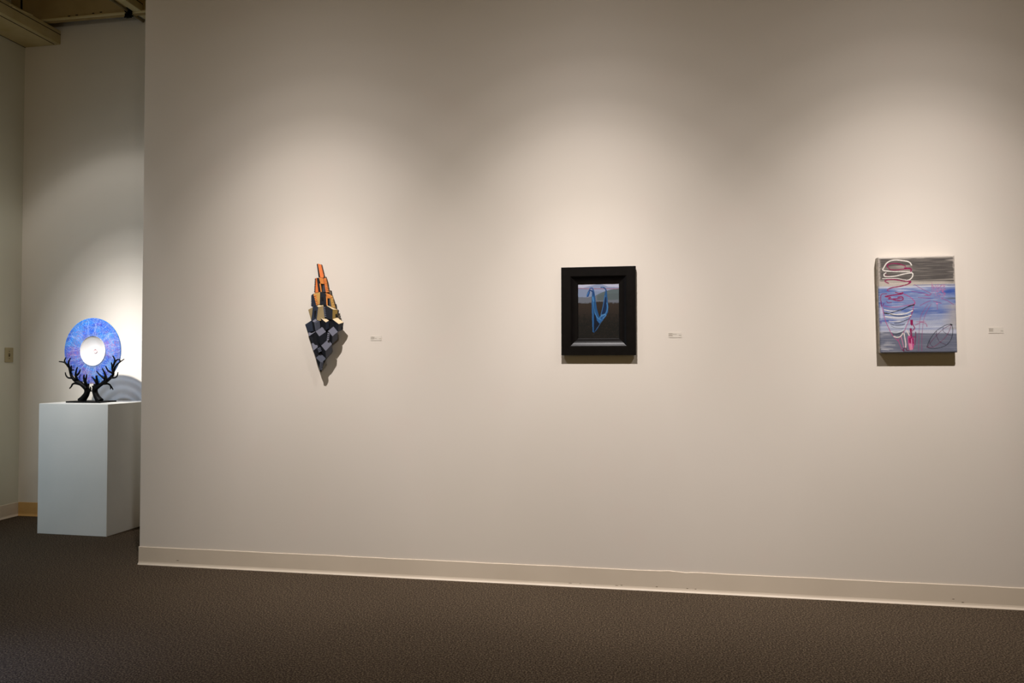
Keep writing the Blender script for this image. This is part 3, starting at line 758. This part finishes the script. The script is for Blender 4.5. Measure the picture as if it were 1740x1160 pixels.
    S([(520, 810), (560, 920), (600, 1000), (630, 1030)], .012, Pk, 1, f)
    S([(580, 750), (610, 860), (630, 960)], .014, (206, 130, 160), 1, f)
    S([(640, 680), (660, 800), (675, 900), (670, 970)], .022, (222, 206, 202), 1, f)
    S([(690, 610), (730, 690), (750, 730)], .02, (222, 206, 202), 1, f)
    S([(600, 1010), (640, 1040), (630, 990), (680, 980), (690, 1020), (740, 1030)], .018, (96, 20, 60), .95, f)
    cv.poly([a2(*p) for p in ((715, 740), (760, 720), (840, 780), (845, 900), (830, 1000), (790, 1025), (740, 1010), (715, 850))], (190, 70, 128), .9)
    cv.poly([a2(*p) for p in ((735, 880), (800, 900), (820, 1010), (760, 1020))], (216, 140, 160), .85)
    S([(760, 790), (765, 850)], .05, Mg, .9, f); S([(820, 790), (825, 880)], .03, Mg, .9, f); S([(790, 800), (800, 960)], .014, (214, 150, 180), .9, f)
    cv.poly([a2(*p) for p in ((768, 400), (818, 400), (822, 470), (800, 525), (770, 500))], Mg)
    S([(815, 490), (858, 570), (810, 630)], .018, Mg, 1, f, smooth=False)
    S([(775, 590), (785, 680), (790, 760)], .045, Mg, 1, f, w1=.03)
    S([(800, 755), (875, 750)], .018, Mg, 1, f)
    S([(875, 650), (878, 760), (862, 910)], .016, (110, 30, 80), 1, f)
    S([(170, 1000), (330, 1018)], .012, (200, 198, 200), .8, f)
    # thistle-like flower
    f = a3
    for p in ([(60, 690), (180, 765), (300, 830), (430, 895)], [(0, 830), (150, 860), (280, 890), (400, 935)], [(280, 925), (360, 925)], [(140, 970), (280, 985), (400, 990)], [(180, 1150), (290, 1090), (400, 1050)], [(640, 1000), (760, 1050), (900, 1140)], [(540, 1080), (548, 1140)], [(470, 1060), (560, 1080), (640, 1110)]):
        S(p, .011, (150, 62, 122), .9, f)
    r2 = np.random.default_rng(8)
    for k in range(110):
        x, y = 440+r2.random()*260, 720+r2.random()*280
        dx, dy = (x-520)*.16, (y-960)*.16
        S([(x, y), (x+dx+6, y+dy)], .009, (186, 112, 152) if k % 2 else (160, 80, 134), .75, f)
    S([(300, 920), (360, 930), (420, 905)], .02, (160, 70, 120), .7, f)
    S([(430, 650), (432, 800), (440, 870)], .008, (170, 90, 140), .7, f)
    f = a4
    S([(330, 90), (270, 170), (205, 280), (170, 410), (160, 520), (150, 700), (140, 1040)], .009, (150, 58, 112), .85, f)
    S([(400, 80), (340, 180), (280, 300), (240, 420), (225, 560), (208, 800), (208, 1040)], .009, (150, 58, 112), .85, f)
    S([(515, 70), (525, 200)], .010, (160, 70, 130), .9, f); S([(505, 75), (530, 80)], .022, (206, 140, 176), .9, f)
    S([(80, 510), (140, 480), (190, 455), (260, 465), (300, 500), (310, 540)], .018, (160, 70, 116), .8, f)
    S([(100, 440), (180, 440), (270, 430)], .014, (172, 96, 136), .7, f)
    # leaf
    S([(310, 965), (360, 830), (430, 720), (520, 620), (640, 545), (730, 508), (810, 510)], .012, Bk, .95, f)
    S([(810, 510), (832, 600), (822, 740), (780, 840), (710, 920), (600, 970), (480, 990), (390, 990), (310, 965)], .012, Bk, .95, f)
    S([(310, 965), (440, 960), (560, 880), (680, 770), (740, 680), (780, 590), (800, 520)], .010, (120, 40, 80), .9, f)
    S([(330, 950), (400, 850), (520, 710), (630, 610), (720, 550), (800, 520)], .010, (96, 36, 72), .9, f)
    S([(640, 545), (640, 640), (720, 700), (820, 740)], .009, (50, 40, 60), .9, f)
    S([(505, 630), (505, 730), (570, 855), (700, 920)], .010, (70, 30, 60), .9, f)
    S([(372, 800), (372, 890), (440, 970)], .009, (50, 36, 60), .9, f)
    S([(790, 505), (815, 515)], .026, Bk, .95, f)
    # wrap the painted sheet onto a box canvas with softened corners
    up = ((TL-BL)+(TR-BR))/2; ri = ((TR-TL)+(BR-BL))/2
    up.normalize(); ri.normalize()
    base = BL-Vector((BL.x, YW-t, BL.z))
    rc = .008
    def warp(Vv):
        x, z = Vv[:, 0].copy(), Vv[:, 2].copy()
        dx = np.minimum(x, W-x); dz = np.minimum(z, H-z)
        ex = np.clip((rc-dx)/rc, 0, 1); ez = np.clip((rc-dz)/rc, 0, 1)
        y = rc*(1-np.sqrt(np.clip(1-np.maximum(ex, ez)**2, 0, 1)))
        # round the four corners in plan
        k = (ex > 0) & (ez > 0); L = np.hypot(ex, ez); s = np.where(k & (L > 1), 1/np.maximum(L, 1e-6), 1.)
        sx = np.where(x < W/2, 1, -1); sz = np.where(z < H/2, 1, -1)
        x = np.where(k, np.where(sx > 0, rc-rc*ex*s, W-rc+rc*ex*s), x); z = np.where(k, np.where(sz > 0, rc-rc*ez*s, H-rc+rc*ez*s), z)
        P = np.outer(x, np.array(ri))+np.outer(z, np.array(up)); P[:, 1] = y-t
        return P
    me = cv.mesh('painted_face', W, H, warp)
    for p in me.polygons: p.use_smooth = True
    link('painted_face', me, attr_mat('acrylic_paint', .42, .35), root)
    # canvas sides
    bm = bmesh.new(); n = 6; loop = []
    for cx, cz, a0 in ((rc, rc, PI), (W-rc, rc, 1.5*PI), (W-rc, H-rc, 0), (rc, H-rc, .5*PI)):
        for i in range(n+1):
            a = a0+i/n*PI/2; loop.append((cx+rc*math.cos(a), cz+rc*math.sin(a)))
    fr = []; bk = []
    for x, z in loop:
        p = ri*x+up*z; fr.append(bm.verts.new((p.x, -t+rc, p.z))); bk.append(bm.verts.new((p.x, .001, p.z)))
    for i in range(len(loop)):
        j = (i+1) % len(loop); bm.faces.new((fr[i], fr[j], bk[j], bk[i]))
    bm.faces.new(bk)
    sd = from_bm('canvas_side', bm, noise_mat('paint_spattered_canvas_edge', srgb(150, 150, 140), srgb(198, 186, 174), 60., .7, .2), root, True)
abstract_canvas()

# ------------------------------------------------------------------ wall captions: small printed cards
def caption(px0, px1, py0, py1, lines, price, label):
    a = at(px0, py1, YW); b = at(px1, py0, YW); W, H = b.x-a.x, b.z-a.z
    root = empty('caption_card', (a.x, YW, a.z), label, 'label card', 'caption cards on the gallery wall')
    bm = bmesh.new(); box(bm, 0, W, -.0012, .0008, 0, H)
    from_bm('card', bm, CARD, root)
    bm = bmesh.new(); r = random.Random(int(px0)); z = H*.84; lh = H*.1
    for k, ln in enumerate(lines):
        x = W*.03
        while x < W*ln:
            w = r.uniform(.0025, .0065); w = min(w, W*ln-x+.001)
            box(bm, x, x+w, -.0016, -.0011, z-lh*.62, z); x += w+.0014
        z -= lh*1.55
    from_bm('printed_text', bm, INK, root)
    bm = bmesh.new(); x, z = W*.80, H*price
    for k in range(4): box(bm, x+k*.003, x+k*.003+.0023, -.0016, -.0011, z-lh*.7, z)
    from_bm('price_text', bm, INK, root)
CARD = mat('caption_card_stock', srgb(222, 213, 199), .6, .2); INK = mat('grey_ink', srgb(140, 128, 112), .8, .1)
caption(629.6, 648.3, 570.6, 578.6, (.36, .34, .54, .3), .42, 'tiny printed caption card beside the orange and grey tower sculpture')
caption(1135.6, 1158.2, 564.6, 573.6, (.30, .62, .28, .34), .5, 'tiny printed caption card right of the black framed painting')
caption(1679.8, 1705.0, 556.0, 566.0, (.32, .30, .26, .3), .42, 'tiny printed caption card right of the abstract grey and blue canvas')

# ------------------------------------------------------------------ light switch on the left wall
def switch():
    y0, y1, zb, zt = 5.392, 5.4735, 1.268, 1.388
    root = empty('light_switch', (XL, (y0+y1)/2, (zb+zt)/2), 'beige toggle light switch plate on the left wall near the corner', 'light switch')
    w, h = (y1-y0)/2, (zt-zb)/2
    bm = bmesh.new(); box(bm, .0003, .006, -w, w, -h, h, .0025)
    from_bm('switch_plate', bm, mat('ivory_plastic', srgb(178, 164, 124), .4, .4), root)
    bm = bmesh.new(); box(bm, .005, .0065, -.006, .006, -.013, .013, .0005); from_bm('toggle_slot', bm, mat('dark_slot', srgb(70, 56, 34), .7, .2), root)
    bm = bmesh.new(); box(bm, .006, .016, -.004, .004, -.002, .009, .0015); from_bm('toggle', bm, mat('ivory_toggle', srgb(150, 134, 96), .4, .4), root)
    for z in (-.03, .03):
        bm = bmesh.new(); tube(bm, [(.005, 0, z), (.0075, 0, z)], [.004, .0035], 10, 0); from_bm('screw', bm, mat('screw_metal', srgb(80, 66, 44), .4, .5), root)
switch()

# ------------------------------------------------------------------ light
def spot(name, loc, target, power, stops, color, radius=.03):
    """reflector lamp: stops give the beam's strength against the angle off its axis in degrees"""
    l = bpy.data.lights.new(name, 'SPOT'); l.energy = power; l.spot_size = math.radians(170); l.spot_blend = .3; l.color = color; l.shadow_soft_size = radius
    l.use_nodes = True; nt = l.node_tree; em = nt.nodes['Emission']
    tc = nt.nodes.new('ShaderNodeTexCoord'); sp = nt.nodes.new('ShaderNodeSeparateXYZ'); ab = nt.nodes.new('ShaderNodeMath'); ab.operation = 'ABSOLUTE'
    ac = nt.nodes.new('ShaderNodeMath'); ac.operation = 'ARCCOSINE'; dv = nt.nodes.new('ShaderNodeMath'); dv.operation = 'DIVIDE'; dv.inputs[1].default_value = PI/2
    rp = nt.nodes.new('ShaderNodeValToRGB'); rp.color_ramp.interpolation = 'LINEAR'
    e = rp.color_ramp.elements
    while len(e) < len(stops): e.new(.5)
    for k, (a, v) in zip(e, stops): k.position = a/90.
    for k, (a, v) in zip(e, stops): k.color = (v, v, v, 1)
    L = nt.links.new
    L(tc.outputs['Normal'], sp.inputs[0]); L(sp.outputs['Z'], ab.inputs[0]); L(ab.outputs[0], ac.inputs[0]); L(ac.outputs[0], dv.inputs[0]); L(dv.outputs[0], rp.inputs['Fac']); L(rp.outputs['Color'], em.inputs['Strength'])
    o = bpy.data.objects.new(name, l); col.objects.link(o); o.location = loc
    o.rotation_euler = (Vector(target)-Vector(loc)).to_track_quat('-Z', 'Y').to_euler()
    return o
LAMP = (1.0, .945, .935)
FLOOD = [(0, 1), (5, .985), (9, .92), (13, .75), (17, .55), (20, .41), (23, .315), (26, .24), (30, .145), (34, .088), (42, .045), (50, .028), (60, .016), (86, 0)]
NARROW = [(0, 1), (3, .92), (6, .67), (9, .40), (12, .22), (15, .11), (19, .05), (24, .052), (28, .056), (31, .045), (34, .02), (38, .01), (45, .006), (86, 0)]
spot('track_spot', (-2.05, YW-1.4, 3.66), (-1.93, YW, .57), 425, FLOOD, LAMP)
spot('track_spot', (-.37, YW-1.4, 3.66), (-.32, YW, .57), 440, FLOOD, LAMP)
spot('track_spot', (1.45, YW-1.4, 3.66), (1.30, YW, .57), 440, FLOOD, LAMP)
spot('track_spot', (-4.22, YD-1.6, 3.68), (-4.10, YB, 1.12), 960, NARROW, (1., .985, .99), .03)
def area(name, loc, target, power, sx, sy, color):
    l = bpy.data.lights.new(name, 'AREA'); l.shape = 'RECTANGLE'; l.size = sx; l.size_y = sy; l.energy = power; l.color = color
    o = bpy.data.objects.new(name, l); col.objects.link(o); o.location = loc
    o.rotation_euler = (Vector(target)-Vector(loc)).to_track_quat('-Z', 'Y').to_euler()
area('window_daylight', (XL+.02, 3.65, 1.05), (XL+2, 3.65, 1.05), 11.5, 2.0, 2.0, (.53, .78, 1.))
spot('daylight_fill_spot', (-4.9, 1.5, 2.0), (-2.9, 2.55, 0), 430, [(0, 1), (5, .85), (9, .42), (12, .13), (16, .02), (20, 0), (86, 0)], (.36, .52, 1.), .15)  # blue spot added out of view, standing in for daylight on the floor
w = bpy.data.worlds.new('room_ambience'); scene.world = w; w.use_nodes = True
w.node_tree.nodes['Background'].inputs['Color'].default_value = (1., .74, .31, 1); w.node_tree.nodes['Background'].inputs['Strength'].default_value = .22
